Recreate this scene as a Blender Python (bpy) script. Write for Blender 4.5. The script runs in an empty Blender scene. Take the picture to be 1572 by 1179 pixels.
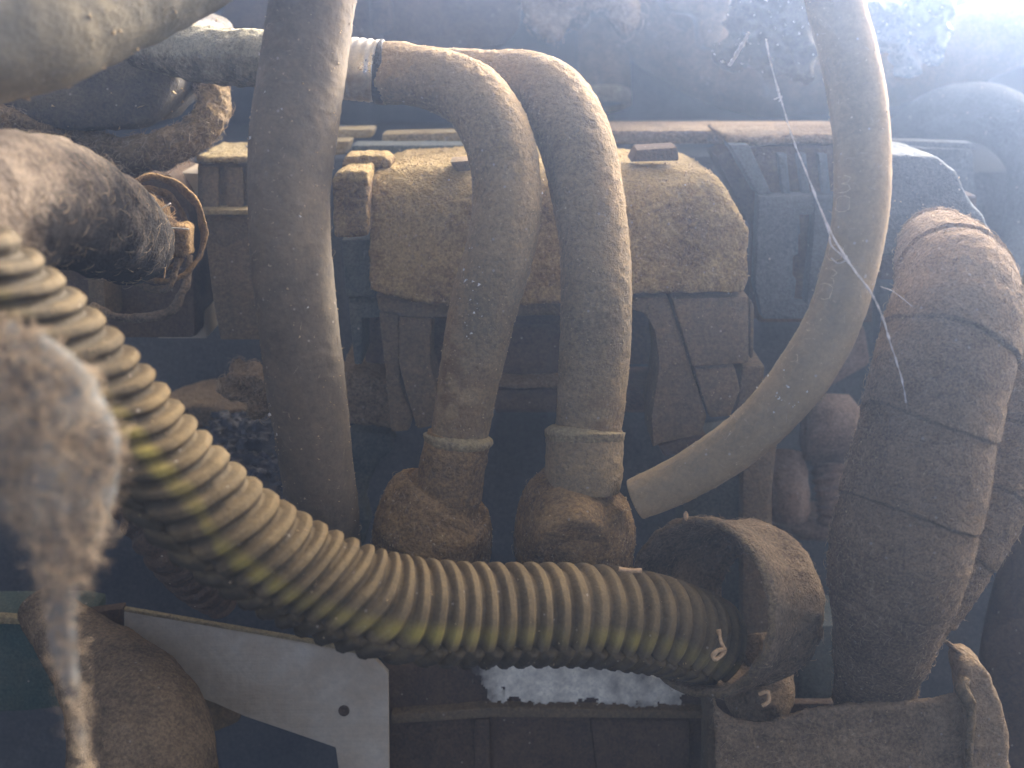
import bpy, bmesh, math, random
import numpy as np
from mathutils import Vector, Matrix, Euler
random.seed(7); rng = np.random.default_rng(7)
S = bpy.context.scene
C = S.collection
# ------------------------------------------------------------------ camera, sky, sun, exposure
PITCH = math.radians(-22.0)
CAMZ = 1.10
cam_d = bpy.data.cameras.new('camera'); cam = bpy.data.objects.new('camera', cam_d); C.objects.link(cam)
cam.location = (0, 0, CAMZ); cam.rotation_euler = (math.pi/2 + PITCH, 0, 0)
cam_d.sensor_width = 36.0; cam_d.angle = math.radians(55.0)
cam_d.clip_start = 0.01; cam_d.clip_end = 50
cam_d.dof.use_dof = True; cam_d.dof.focus_distance = 0.300; cam_d.dof.aperture_fstop = 34.6/3.4
S.camera = cam
SUN_EL, SUN_AZ = math.radians(23), math.radians(36)     # azimuth measured from +Y towards +X
w = bpy.data.worlds.new("World"); S.world = w; w.use_nodes = True
nt = w.node_tree; nt.nodes.clear()
sky = nt.nodes.new('ShaderNodeTexSky'); sky.sky_type = 'NISHITA'; sky.sun_disc = False
sky.sun_elevation = SUN_EL; sky.sun_rotation = SUN_AZ; sky.air_density = 0.12; sky.dust_density = 5.0; sky.ozone_density = 0.0
bg = nt.nodes.new('ShaderNodeBackground'); bg.inputs[1].default_value = 0.15
wo = nt.nodes.new('ShaderNodeOutputWorld')
nt.links.new(sky.outputs[0], bg.inputs[0]); nt.links.new(bg.outputs[0], wo.inputs[0])
sl = bpy.data.lights.new('sun', 'SUN'); sun = bpy.data.objects.new('sun', sl); C.objects.link(sun)
sl.energy = 0.75; sl.angle = math.radians(10); sl.color = (1.0, 0.96, 0.90)
sdir = Vector((math.sin(SUN_AZ)*math.cos(SUN_EL), math.cos(SUN_AZ)*math.cos(SUN_EL), math.sin(SUN_EL)))
sun.rotation_euler = sdir.to_track_quat('Z', 'Y').to_euler(); sun.location = (0.6, 0.8, 2.2)
S.view_settings.view_transform = 'Standard'; S.view_settings.look = 'None'
S.view_settings.exposure = 2.85; S.view_settings.gamma = 1.0
S.cycles.use_denoising = True
S.cycles.volume_bounces = 0; S.cycles.max_bounces = 6; S.cycles.diffuse_bounces = 3
HAZE_DENSITY = 0.37; HAZE_G = 0.85

# ------------------------------------------------------------------ photo pixel + depth -> place in the world
K = 2*math.tan(math.radians(27.5))/1572.0
RM = np.array(Euler((math.pi/2 + PITCH, 0, 0)).to_matrix())
CC = np.array((0, 0, CAMZ))
BACK = np.array((0, math.sin(-PITCH), -math.cos(PITCH)))          # level, away from the camera (in camera axes)
def cpt(px, py, d): return np.stack([(np.asarray(px, float)-786)*K*d, -(np.asarray(py, float)-589.5)*K*d, -np.asarray(d, float)*np.ones_like(np.asarray(px, float))], -1)
def toW(c): return np.asarray(c) @ RM.T + CC
def toC(wp): return (np.asarray(wp) - CC) @ RM
def W(px, py, d): return toW(cpt(px, py, d))
def pix(wp):
    c = toC(wp); return 786 + c[..., 0]/(-c[..., 2])/K, 589.5 - c[..., 1]/(-c[..., 2])/K
def srgb(r, g, b):
    f = lambda c: (c/255/12.92) if c/255 <= .04045 else ((c/255+.055)/1.055)**2.4
    return (f(r), f(g), f(b))

# ------------------------------------------------------------------ vectorised noise
def _h(ix, iy, iz, seed):
    n = (ix*374761393 + iy*668265263 + iz*1442695041 + seed*974634777) & 0xFFFFFFFF
    n = ((n ^ (n >> 13))*1274126177) & 0xFFFFFFFF
    n = n ^ (n >> 16)
    return (n & 0xFFFF)/32767.5 - 1.0
def vn(P, sc, seed=0):
    q = np.asarray(P)*sc + 1000.0; i = np.floor(q).astype(np.int64); f = q - i; f = f*f*(3-2*f)
    x, y, z = i[..., 0], i[..., 1], i[..., 2]; u, v, t = f[..., 0], f[..., 1], f[..., 2]; r = 0
    for dx in (0, 1):
        for dy in (0, 1):
            for dz in (0, 1):
                r = r + _h(x+dx, y+dy, z+dz, seed)*(u if dx else 1-u)*(v if dy else 1-v)*(t if dz else 1-t)
    return r
def fbm(P, sc, seed=0, o=3):
    r = 0; a = 1
    for k in range(o): r = r + a*vn(P, sc*2.03**k, seed+k*17); a *= .5
    return r

# ------------------------------------------------------------------ materials
def grime(name, base, dust, amt, rough=.85, bump=.6, big=45, grain=900, metal=0.0, spec=.3, top=.35, contrast=2.2, speck=.5, scratch=0, stripe=None, coat=0, fine=.8):
    m = bpy.data.materials.new(name); m.use_nodes = True; t = m.node_tree; N = t.nodes; L = t.links
    b = N['Principled BSDF']; tc = N.new('ShaderNodeTexCoord')
    def noise(sc, det=5, r=.6):
        n = N.new('ShaderNodeTexNoise'); n.inputs['Scale'].default_value = sc; n.inputs['Detail'].default_value = det
        n.inputs['Roughness'].default_value = r; L.new(tc.outputs['Object'], n.inputs['Vector']); return n.outputs['Fac']
    def mth(op, a, c=None, cl=False):
        n = N.new('ShaderNodeMath'); n.operation = op; n.use_clamp = cl
        for i, v in enumerate((a, c)):
            if v is None: continue
            if isinstance(v, (int, float)): n.inputs[i].default_value = v
            else: L.new(v, n.inputs[i])
        return n.outputs[0]
    def mix(fac, a, c, bt='MIX'):
        n = N.new('ShaderNodeMix'); n.data_type = 'RGBA'; n.blend_type = bt
        for i, v in ((0, fac), (6, a), (7, c)):
            if isinstance(v, (int, float)): n.inputs[i].default_value = v
            elif isinstance(v, tuple): n.inputs[i].default_value = (*v, 1)
            else: L.new(v, n.inputs[i])
        return n.outputs[2]
    nb = noise(big, 6, .62); ng = noise(grain, 4, .7); nm = noise(grain*.22, 4, .65)
    at = N.new('ShaderNodeAttribute'); at.attribute_name = 'dust'  # vertex dust mask, also carrying painted light and shade on some parts
    f = mth('MULTIPLY', mth('SUBTRACT', nb, .5), contrast)
    f = mth('ADD', f, mth('MULTIPLY', mth('SUBTRACT', ng, .5), 1.1*fine))
    f = mth('ADD', f, mth('MULTIPLY', mth('SUBTRACT', nm, .5), .9))
    f = mth('ADD', f, amt); f = mth('ADD', f, at.outputs['Fac'])
    if top:                                   # dust settles on faces that look up
        ge = N.new('ShaderNodeNewGeometry'); sx = N.new('ShaderNodeSeparateXYZ'); L.new(ge.outputs['Normal'], sx.inputs[0])
        f = mth('ADD', f, mth('MULTIPLY', sx.outputs['Z'], top))
    f = mth('MULTIPLY', f, 1.0, True)
    col = mix(f, base, dust)
    vary = N.new('ShaderNodeMapRange'); L.new(ng, vary.inputs[0]); vary.inputs[1].default_value = .25; vary.inputs[2].default_value = .75
    vary.inputs[3].default_value = 1-.5*fine; vary.inputs[4].default_value = 1+.5*fine
    sc_ = N.new('ShaderNodeVectorMath'); sc_.operation = 'SCALE'; L.new(col, sc_.inputs[0]); L.new(vary.outputs[0], sc_.inputs['Scale']); col = sc_.outputs[0]
    if speck:
        vo = N.new('ShaderNodeTexVoronoi'); vo.inputs['Scale'].default_value = 330; L.new(tc.outputs['Object'], vo.inputs['Vector'])
        k = mth('LESS_THAN', vo.outputs['Distance'], .13); sp = N.new('ShaderNodeSeparateColor'); L.new(vo.outputs['Color'], sp.inputs[0])
        k = mth('MULTIPLY', k, mth('GREATER_THAN', sp.outputs[0], 1-.35*speck))
        col = mix(mth('MULTIPLY', k, .6), col, (.46, .40, .32))
    if stripe:
        a2 = N.new('ShaderNodeAttribute'); a2.attribute_name = 'stripe'
        k = mth('MULTIPLY', a2.outputs['Fac'], mth('SUBTRACT', 1.15, mth('MULTIPLY', nm, .75)), True)
        col = mix(k, col, stripe)
    L.new(col, b.inputs['Base Color'])
    rr = mth('ADD', mth('MULTIPLY', f, max(0, .92-rough)), rough, True); L.new(rr, b.inputs['Roughness'])
    b.inputs['Metallic'].default_value = 0
    if metal: L.new(mth('MULTIPLY', mth('SUBTRACT', 1, f, True), metal), b.inputs['Metallic'])
    b.inputs['Specular IOR Level'].default_value = spec; b.inputs['Coat Weight'].default_value = coat; b.inputs['Coat Roughness'].default_value = .15
    hh = mth('ADD', ng, mth('MULTIPLY', nm, 1.6))
    if scratch:
        mp = N.new('ShaderNodeMapping'); mp.inputs['Scale'].default_value = (30, 30, 1400); mp.inputs['Rotation'].default_value = (0, .7, .3)
        L.new(tc.outputs['Object'], mp.inputs[0]); n = N.new('ShaderNodeTexNoise'); n.inputs['Scale'].default_value = 1; L.new(mp.outputs[0], n.inputs['Vector'])
        hh = mth('ADD', hh, mth('MULTIPLY', n.outputs['Fac'], scratch))
    bp = N.new('ShaderNodeBump'); bp.inputs['Strength'].default_value = bump; bp.inputs['Distance'].default_value = .0011
    L.new(hh, bp.inputs['Height']); L.new(bp.outputs[0], b.inputs['Normal'])
    return m
TAN = (.40, .27, .135); TAN2 = (.28, .215, .15); GREYD = (.20, .175, .15)
M = dict(
 rubber=grime('dusty_black_rubber', (0.053, 0.047, 0.035), (0.225, 0.166, 0.103), .52, rough=.6, big=30, contrast=1.3, bump=.35),
 rubber_brown=grime('brown_dusted_rubber', (0.068, 0.057, 0.039), (0.221, 0.170, 0.105), .55, rough=.68, big=26, contrast=2.2, bump=.22, fine=.3),
 pipe=grime('dust_coated_pipe', (0.174, 0.140, 0.081), (0.364, 0.254, 0.122), .60, rough=.85, big=30, bump=.9, contrast=2.0, stripe=(.17, .10, .045), fine=.6),
 pipe_rust=grime('stained_pipe', (0.105, 0.090, 0.059), (0.483, 0.435, 0.288), .50, rough=.8, big=60, bump=1.0, contrast=2.4),
 crust=grime('dust_crusted_plastic', (0.185, 0.116, 0.055), (0.494, 0.355, 0.148), .50, rough=.95, big=55, bump=1.3, contrast=1.9, grain=1000),
 brown_crust=grime('brown_crusted_fitting', (0.143, 0.093, 0.043), (0.402, 0.250, 0.097), .45, rough=.95, big=70, bump=1.3, contrast=2.0),
 plastic=grime('dirty_grey_plastic', (0.122, 0.095, 0.058), (0.270, 0.191, 0.100), .35, rough=.7, big=35, bump=.7, contrast=1.5, fine=.6),
 dark_plastic=grime('dark_dirty_plastic', (0.061, 0.047, 0.034), (0.176, 0.117, 0.067), .30, rough=.75, big=35, bump=.6, contrast=1.5, speck=.3, fine=.6),
 teal=grime('blue_grey_plastic', (0.058, 0.080, 0.077), (0.146, 0.148, 0.117), .25, rough=.6, big=40, bump=.5),
 slate=grime('blue_grey_dusty_plastic', (0.071, 0.087, 0.095), (0.142, 0.154, 0.145), .35, rough=.75, big=35, bump=.6, contrast=1.4, fine=.6),
 elbow=grime('dark_furred_rubber', (0.041, 0.035, 0.029), (0.313, 0.248, 0.175), .16, rough=1, big=60, bump=1.2, spec=.1),
 ledge=grime('tan_dust_edge', (0.178, 0.125, 0.069), (0.365, 0.286, 0.143), .75, rough=.95, bump=1.0),
 conduit=grime('dusty_corrugated_plastic', (0.069, 0.053, 0.029), (0.241, 0.171, 0.077), .48, rough=.82, big=35, contrast=1.4, bump=.35, top=.3, stripe=(.47, .38, .07), fine=.3),
 hose_grey=grime('grey_dusty_hose', (0.219, 0.176, 0.102), (0.394, 0.278, 0.139), .42, rough=.75, big=28, bump=.22, contrast=1.8, fine=.3),
 cloth=grime('dusty_cloth_tape', (0.189, 0.138, 0.087), (0.394, 0.278, 0.161), .45, rough=1, big=45, bump=1.4, contrast=1.2, grain=1300, spec=.1),
 felt=grime('brown_felted_dust', (0.158, 0.119, 0.076), (0.362, 0.263, 0.156), .5, rough=1, big=60, bump=1.4, spec=.1),
 tanfelt=grime('tan_felted_dust', (0.125, 0.094, 0.055), (0.301, 0.219, 0.117), .5, rough=1, big=60, bump=1.3, spec=.1),
 lint=grime('grey_lint', (0.228, 0.244, 0.237), (0.304, 0.322, 0.306), .5, rough=1, big=60, bump=1.2, spec=.05, top=0),
 steel=grime('dull_zinc_steel', (0.580, 0.518, 0.385), (0.458, 0.356, 0.224), .22, rough=.45, big=22, bump=.25, metal=.15, contrast=2.4, speck=.5, scratch=.5, grain=420, fine=.3),
 chrome=grime('bright_metal_collar', (.62, .60, .52), (.30, .25, .17), .12, rough=.18, big=80, bump=.2, metal=.9, contrast=1.5, speck=0),
 blackband=grime('black_band', (.02, .02, .02), (.08, .07, .05), .2, rough=.5),
 casting=grime('blackened_casting', (0.060, 0.054, 0.042), (0.154, 0.125, 0.076), .35, rough=.6, big=25, bump=.6, contrast=2.4),
 bigrubber=grime('glossy_dusty_rubber', (0.143, 0.132, 0.091), (0.344, 0.291, 0.183), .42, rough=.45, big=30, bump=.4, contrast=2.2, top=.3, fine=.3),
 void=grime('grimy_bay_wall', (0.059, 0.067, 0.071), (0.121, 0.123, 0.111), .3, rough=.8, big=12, bump=.4, speck=0),
 bitumen=grime('wet_black_sealant', (.012, .012, .013), (.03, .03, .03), .2, rough=.16, big=60, grain=420, bump=1.6, spec=.8, top=0, speck=.2, coat=.6),
 rustbolt=grime('rusty_fitting', (0.149, 0.100, 0.072), (0.295, 0.217, 0.153), .5, rough=.8, big=60, bump=.6),
 palepaint=grime('worn_pale_paint', (.92, .86, .66), (.13, .11, .09), .22, rough=.6, big=140, bump=.4, contrast=2.0, top=0, speck=0),
 paleplastic=grime('crumpled_clear_film', (0.186, 0.235, 0.254), (0.120, 0.140, 0.140), .3, rough=.15, big=60, bump=.5, spec=.8, coat=.6),
 green=grime('dull_green_plastic', (0.050, 0.090, 0.072), (0.100, 0.117, 0.086), .3, rough=.6, bump=.4),
 grain=grime('loose_dust_grain', (0.427, 0.312, 0.176), (0.592, 0.446, 0.252), .5, rough=1, bump=0, speck=0, top=0),
 grain_w=grime('pale_grit', (.75, .72, .64), (.85, .82, .75), .5, rough=.7, bump=0, speck=0, top=0),
 fibre=grime('lint_fibre', (0.320, 0.239, 0.153), (0.498, 0.385, 0.244), .5, rough=1, bump=0, speck=0, top=0),
 straw=grime('straw', (.52, .32, .15), (.62, .42, .22), .5, rough=.8, bump=.2, speck=0, top=0),
 web=grime('spider_silk', (.62, .55, .46), (.80, .76, .70), .5, rough=.7, bump=0, speck=0, top=0),
)

def porous(m, lo, hi, sc):
    t = m.node_tree; N = t.nodes; b = N['Principled BSDF']; tc = N.new('ShaderNodeTexCoord'); n = N.new('ShaderNodeTexNoise'); n.inputs['Scale'].default_value = sc
    n.inputs['Detail'].default_value = 6; mp = N.new('ShaderNodeMapping'); mp.inputs['Scale'].default_value = (1, 1, .35); t.links.new(tc.outputs['Object'], mp.inputs[0]); t.links.new(mp.outputs[0], n.inputs['Vector'])
    r = N.new('ShaderNodeMapRange'); t.links.new(n.outputs['Fac'], r.inputs[0]); r.inputs[1].default_value = .36; r.inputs[2].default_value = .58; r.inputs[3].default_value = lo; r.inputs[4].default_value = hi
    t.links.new(r.outputs[0], b.inputs['Alpha'])
porous(M['lint'], .08, .78, 140)
# ------------------------------------------------------------------ objects
def thing(name, label, cat, loc, group=None):
    o = bpy.data.objects.new(name, None); C.objects.link(o); o.location = Vector(loc); o.empty_display_size = .01
    o['label'] = label; o['category'] = cat
    if group: o['group'] = group
    o['_r'] = name
    return o
def rootloc(o):
    while o.parent: o = o.parent
    return np.array(o.location)
def mk(name, V, F, mat, parent, attrs=None, smooth=True, kind=None, label=None):
    me = bpy.data.meshes.new(name); V = np.asarray(V, float) - rootloc(parent) if parent is not None else np.asarray(V, float)
    if isinstance(F, np.ndarray):
        nf, k = F.shape; me.vertices.add(len(V)); me.vertices.foreach_set('co', V.astype(np.float32).ravel())
        me.loops.add(nf*k); me.polygons.add(nf); me.loops.foreach_set('vertex_index', F.astype(np.int32).ravel())
        me.polygons.foreach_set('loop_start', np.arange(nf, dtype=np.int32)*k); me.update(calc_edges=True)
    else: me.from_pydata([tuple(v) for v in V], [], F); me.update()
    me.validate()
    if smooth: me.polygons.foreach_set('use_smooth', np.ones(len(me.polygons), bool))
    for k, a in (attrs or {}).items():
        at = me.attributes.new(k, 'FLOAT', 'POINT'); at.data.foreach_set('value', np.asarray(a, np.float32).ravel())
    if mat: me.materials.append(M[mat])
    o = bpy.data.objects.new(name, me); C.objects.link(o)
    if parent is not None: o.parent = parent
    if kind: o['kind'] = kind
    if label: o['label'] = label
    return o
def tag(o, label, cat, group=None):
    o['label'] = label; o['category'] = cat
    if group: o['group'] = group
    return o

def cat(P, n):
    P = np.asarray(P, float); Q = np.vstack([2*P[0]-P[1], P, 2*P[-1]-P[-2]]); out = []
    for i in range(1, len(Q)-2):
        t = np.linspace(0, 1, 24, endpoint=False)[:, None]; a, b, c, d = Q[i-1], Q[i], Q[i+1], Q[i+2]
        out.append(.5*((2*b)+(-a+c)*t+(2*a-5*b+4*c-d)*t**2+(-a+3*b-3*c+d)*t**3))
    out.append(P[-1:]); X = np.vstack(out); p3 = cpt(X[:, 0], X[:, 1], X[:, 2]); r = X[:, 3]/2*K*X[:, 2]
    s = np.r_[0, np.cumsum(np.linalg.norm(np.diff(p3, axis=0), axis=1))]; u = np.linspace(0, s[-1], n)
    p = np.stack([np.interp(u, s, p3[:, k]) for k in range(3)], 1); r = np.interp(u, s, r)
    return p, r, u
def tubeverts(p, r, u, nt, disp=None, ref=None, flat=1.0):
    """p: centre line in camera axes; angle 0 faces the viewer, +90 degrees is to the lower side of a tube running right"""
    t = np.gradient(p, axis=0); t /= np.linalg.norm(t, axis=1)[:, None]
    rf = -p/np.linalg.norm(p, axis=1)[:, None] if ref is None else np.broadcast_to(np.array(ref, float), p.shape)
    n1 = rf - (rf*t).sum(1)[:, None]*t; n1 /= np.linalg.norm(n1, axis=1)[:, None]; n2 = np.cross(t, n1)
    th = np.linspace(-math.pi, math.pi, nt, endpoint=False)
    Nn = n1[:, None]*np.cos(th)[None, :, None]*1.0 + n2[:, None]*np.sin(th)[None, :, None]
    R = np.repeat(r[:, None], nt, 1)
    off = Nn*R[..., None]; 
    if flat != 1.0: off = n1[:, None]*(np.cos(th)[None, :, None]*R[..., None]*flat) + n2[:, None]*(np.sin(th)[None, :, None]*R[..., None])
    X = p[:, None] + off
    Sg = np.repeat(u[:, None], nt, 1); Th = np.repeat(th[None], len(u), 0)
    if disp is not None: X = X + Nn*disp(X, Sg, Th)[..., None]
    return X, Sg, Th
def gridfaces(ns, nt):
    i = np.arange(ns-1)[:, None]; j = np.arange(nt)[None]; a = i*nt+j; b = i*nt+(j+1) % nt
    return np.stack([a, b, b+nt, a+nt], -1).reshape(-1, 4)
def tube(name, ctrl, mat, parent, ns=260, nt=72, disp=None, caps=(True, True), attrs=None, ref=None, hollow=0, label=None, flat=1.0, kind=None):
    p, r, u = cat(ctrl, ns); X, Sg, Th = tubeverts(p, r, u, nt, disp, ref, flat); V = X.reshape(-1, 3); F = gridfaces(ns, nt)
    A = {k: f(X, Sg, Th).ravel() for k, f in (attrs or {}).items()}
    rings = ns
    if hollow:                                                    # turn back into the open end
        ns2 = max(8, int(ns*hollow[1])); q = slice(ns-ns2, ns); X2, _, _ = tubeverts(p[q], r[q]-hollow[0], u[q], nt, None, ref, flat); X2 = X2[::-1]
        V = np.vstack([V, X2.reshape(-1, 3)]); F = gridfaces(ns+ns2, nt); rings = ns+ns2
        for k in A: A[k] = np.r_[A[k], np.zeros(ns2*nt)]
    tri = []
    V = list([V]); n0 = rings*nt
    ends = []
    if caps[0]: ends.append((0, X[0].mean(0), False))
    if caps[1]: ends.append(((rings-1)*nt, None, True))
    Vall = np.vstack(V); fl = F.tolist(); extra = []
    for base, _, fwd in ends:
        ring = Vall[base:base+nt]; c = ring.mean(0); idx = len(Vall)+len(extra); extra.append(c)
        for j in range(nt):
            a, b = base+j, base+(j+1) % nt
            fl.append([b, a, idx] if not fwd else [a, b, idx])
    if extra: Vall = np.vstack([Vall, np.array(extra)]); A = {k: np.r_[v, np.zeros(len(extra))] for k, v in A.items()}
    o = mk(name, toW(Vall), fl, mat, parent, A, kind=kind, label=label)
    return o
def strand(name, pts, mat, parent, r=.0002, nt=6, ns=60, wob=0, kind=None, attrs=None, label=None):
    """thin thread through (px,py,d) points with radius r metres"""
    c = [(x, y, d, 2*r/(K*d)) for x, y, d in pts]
    dis = (lambda X, s, t: vn(X, 900, 3)*wob) if wob else None
    return tube(name, c, mat, parent, ns=ns, nt=nt, disp=dis, kind=kind, label=label)
def prism(name, poly, d, thick, mat, parent, bevel=.0008, fine=0, rough=0, rsc=300, warp=None, attrs=None, label=None, back=None, seg=2, tilt=None):
    """front outline in photo pixels at depth d, carried back by thick metres"""
    if tilt: pts = [cpt(x, y, d + tilt(x, y)) for x, y in poly]
    else: pts = [cpt(x, y, d) for x, y in poly]
    B = (BACK if back is None else np.array(back, float)); B = B/np.linalg.norm(B)*thick
    bm = bmesh.new(); f = [bm.verts.new(p) for p in pts]; g = [bm.verts.new(p+B) for p in pts]; n = len(f)
    bm.faces.new(f); bm.faces.new(g[::-1])
    for i in range(n): bm.faces.new((f[(i+1) % n], f[i], g[i], g[(i+1) % n]))
    bmesh.ops.recalc_face_normals(bm, faces=bm.faces)
    if bevel: bmesh.ops.bevel(bm, geom=bm.edges[:], offset=bevel, segments=seg, profile=.6, affect='EDGES', clamp_overlap=True)
    me = bpy.data.meshes.new(name); bm.to_mesh(me); bm.free()
    if fine:
        tmp = bpy.data.objects.new('tmp', me); C.objects.link(tmp); md = tmp.modifiers.new('r', 'REMESH'); md.mode = 'VOXEL'; md.voxel_size = fine
        md2 = tmp.modifiers.new('s', 'SMOOTH'); md2.iterations = 1; md2.factor = .5
        dg = bpy.context.evaluated_depsgraph_get(); m2 = bpy.data.meshes.new_from_object(tmp.evaluated_get(dg)); bpy.data.objects.remove(tmp); me = m2
    nv = len(me.vertices); V = np.empty(nv*3, np.float32); me.vertices.foreach_get('co', V); V = V.reshape(-1, 3).astype(float)
    if fine and rough:
        Nn = np.empty(nv*3, np.float32); me.vertex_normals.foreach_get('vector', Nn); Nn = Nn.reshape(-1, 3)
        V = V + Nn*(fbm(V, rsc, 5, 3)*rough)[:, None]
    if warp: V = warp(V)
    A = {}
    if attrs:
        Wp = toW(V); px, py = pix(Wp)
        for k, fn in attrs.items(): A[k] = fn(px, py, V)
    V = toW(V) - rootloc(parent); me.vertices.foreach_set('co', V.astype(np.float32).ravel()); me.update()
    for k, a in A.items():
        at = me.attributes.new(k, 'FLOAT', 'POINT'); at.data.foreach_set('value', np.asarray(a, np.float32))
    me.polygons.foreach_set('use_smooth', np.ones(len(me.polygons), bool))
    me.materials.clear(); me.materials.append(M[mat]); me.name = name
    if not fine:
        try: me.set_sharp_from_angle(angle=math.radians(35))
        except Exception: pass
    o = bpy.data.objects.new(name, me); C.objects.link(o); o.parent = parent
    if label: o['label'] = label
    return o
def rect(x0, y0, x1, y1): return [(x0, y0), (x1, y0), (x1, y1), (x0, y1)]
def lathe(name, c, axis, prof, mat, parent, nt=64, sq=(1, 1), ref=(0, 1, 0), rough=0, closed=False, label=None, a0=-math.pi, a1=math.pi):
    """c camera-axes point; prof list of (distance along axis, radius) in metres"""
    ax = np.array(axis, float); ax /= np.linalg.norm(ax); rf = np.array(ref, float); u = rf-(rf@ax)*ax; u /= np.linalg.norm(u); v = np.cross(ax, u)
    th = np.linspace(-math.pi, math.pi, nt, endpoint=False); pr = np.array(prof, float)
    X = np.array(c)[None, None] + ax*pr[:, 0][:, None, None] + (u*np.cos(th)[None, :, None]*sq[0] + v*np.sin(th)[None, :, None]*sq[1])*pr[:, 1][:, None, None]
    if rough: X = X + (u*np.cos(th)[None, :, None]+v*np.sin(th)[None, :, None])*(fbm(X, 260, 9, 3)*rough)[..., None]
    n = len(pr); F = gridfaces(n, nt)
    if closed:
        j = np.arange(nt); F = np.vstack([F, np.stack([(n-1)*nt+j, (n-1)*nt+(j+1) % nt, (j+1) % nt, j], -1)])
    return mk(name, toW(X.reshape(-1, 3)), F, mat, parent, label=label)
def scatter(o, n, size, mat, parent=None, mode='grain', up=0.0, name='dust_grains', length=(.002, .006), lift=.5, region=None, seed=1, front=True):
    """loose grains or lint fibres lying on the surface of o"""
    r = np.random.default_rng(seed*31+n); me = o.data; me.calc_loop_triangles(); T = np.empty(len(me.loop_triangles)*3, np.int32); me.loop_triangles.foreach_get('vertices', T); T = T.reshape(-1, 3)
    V = np.empty(len(me.vertices)*3, np.float32); me.vertices.foreach_get('co', V); V = V.reshape(-1, 3) + rootloc(o)
    a, b, c = V[T[:, 0]], V[T[:, 1]], V[T[:, 2]]; nr = np.cross(b-a, c-a); ar = np.linalg.norm(nr, axis=1)+1e-12; nn = nr/ar[:, None]
    wgt = ar*np.clip(1+up*nn[:, 2], .02, None)
    if front:
        vd = CC-(a+b+c)/3; vd /= np.linalg.norm(vd, axis=1)[:, None]; wgt = wgt*(((nn*vd).sum(1)) > -.25)
    if region is not None:
        px, py = pix((a+b+c)/3); wgt = wgt*region(px, py)
    if wgt.sum() <= 0: return None
    k = r.choice(len(T), n, p=wgt/wgt.sum()); uu = r.random((n, 2)); fl = uu.sum(1) > 1; uu[fl] = 1-uu[fl]
    P = a[k]+(b[k]-a[k])*uu[:, :1]+(c[k]-a[k])*uu[:, 1:]; Nn = nn[k]
    if mode == 'grain':
        s = (size[0]+(size[1]-size[0])*r.random(n)**3)[:, None, None]
        base = np.array([(1, 0, -.3), (-.5, .87, -.3), (-.5, -.87, -.3), (0, 0, 1.0)])*.6
        q = base[None]*s + r.normal(0, .25, (n, 4, 3))*s
        X = P[:, None]+q+Nn[:, None]*s*.2; f = np.array([(0, 2, 1), (0, 1, 3), (1, 2, 3), (2, 0, 3)])
        F = (f[None]+np.arange(n)[:, None, None]*4).reshape(-1, 3); X = X.reshape(-1, 3)
    else:
        Lh = (length[0]+(length[1]-length[0])*r.random(n)); m = 6
        dr = r.normal(0, 1, (n, 3)); dr -= (dr*Nn).sum(1)[:, None]*Nn*(1-lift*.5); dr /= np.linalg.norm(dr, axis=1)[:, None]
        cv = r.normal(0, 1, (n, 3))*.5+Nn*lift*.3; t = np.linspace(-.5, .5, m)
        ctr = P[:, None]+dr[:, None]*(t[None, :, None]*Lh[:, None, None])+cv[:, None]*((.25-t**2)[None, :, None]*Lh[:, None, None])+Nn[:, None]*.0001
        s1 = np.cross(dr, Nn+.01); s1 /= np.linalg.norm(s1, axis=1)[:, None]+1e-9; s2 = np.cross(dr, s1); wd = size[0]+(size[1]-size[0])*r.random(n)
        ring = np.stack([s1, -s1*.5+s2*.87, -s1*.5-s2*.87], 1)
        X = ctr[:, :, None]+ring[:, None]*wd[:, None, None, None]*(1-.6*np.abs(2*t))[None, :, None, None]; X = X.reshape(-1, 3)
        i = np.arange(m-1)[:, None]; j = np.arange(3)[None]; A_ = i*3+j; B_ = i*3+(j+1) % 3; f = np.stack([A_, B_, B_+3, A_+3], -1).reshape(-1, 4)
        F = (f[None]+np.arange(n)[:, None, None]*m*3).reshape(-1, 4)
    return mk(name, X, F, mat, parent or o, kind='stuff', smooth=False)
def rub(amp, sc=260, seed=1, o=3): return lambda X, s, t: fbm(X, sc, seed, o)*amp
def blob(px, py, cx, cy, rx, ry=None):
    ry = ry or rx; return np.exp(-(((px-cx)/rx)**2+((py-cy)/ry)**2))
def pxy(X): return pix(toW(X))
# ================================================================== SETTING
def slab(name, x0, x1, y0, y1, z0, z1, mat, kind='structure'):
    V = np.array([(x, y, z) for x in (x0, x1) for y in (y0, y1) for z in (z0, z1)], float)
    F = [(0, 1, 3, 2), (4, 6, 7, 5), (0, 4, 5, 1), (2, 3, 7, 6), (0, 2, 6, 4), (1, 5, 7, 3)]
    o = mk(name, V, F, mat, None, smooth=False); o['kind'] = kind; return o
slab('rear_wall', -.62, .62, .56, .58, .55, 1.125, 'void')
slab('bay_floor', -.62, .62, .02, .70, .53, .55, 'void')
slab('side_wall', -.64, -.62, .02, .72, .53, 1.10, 'void')

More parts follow.
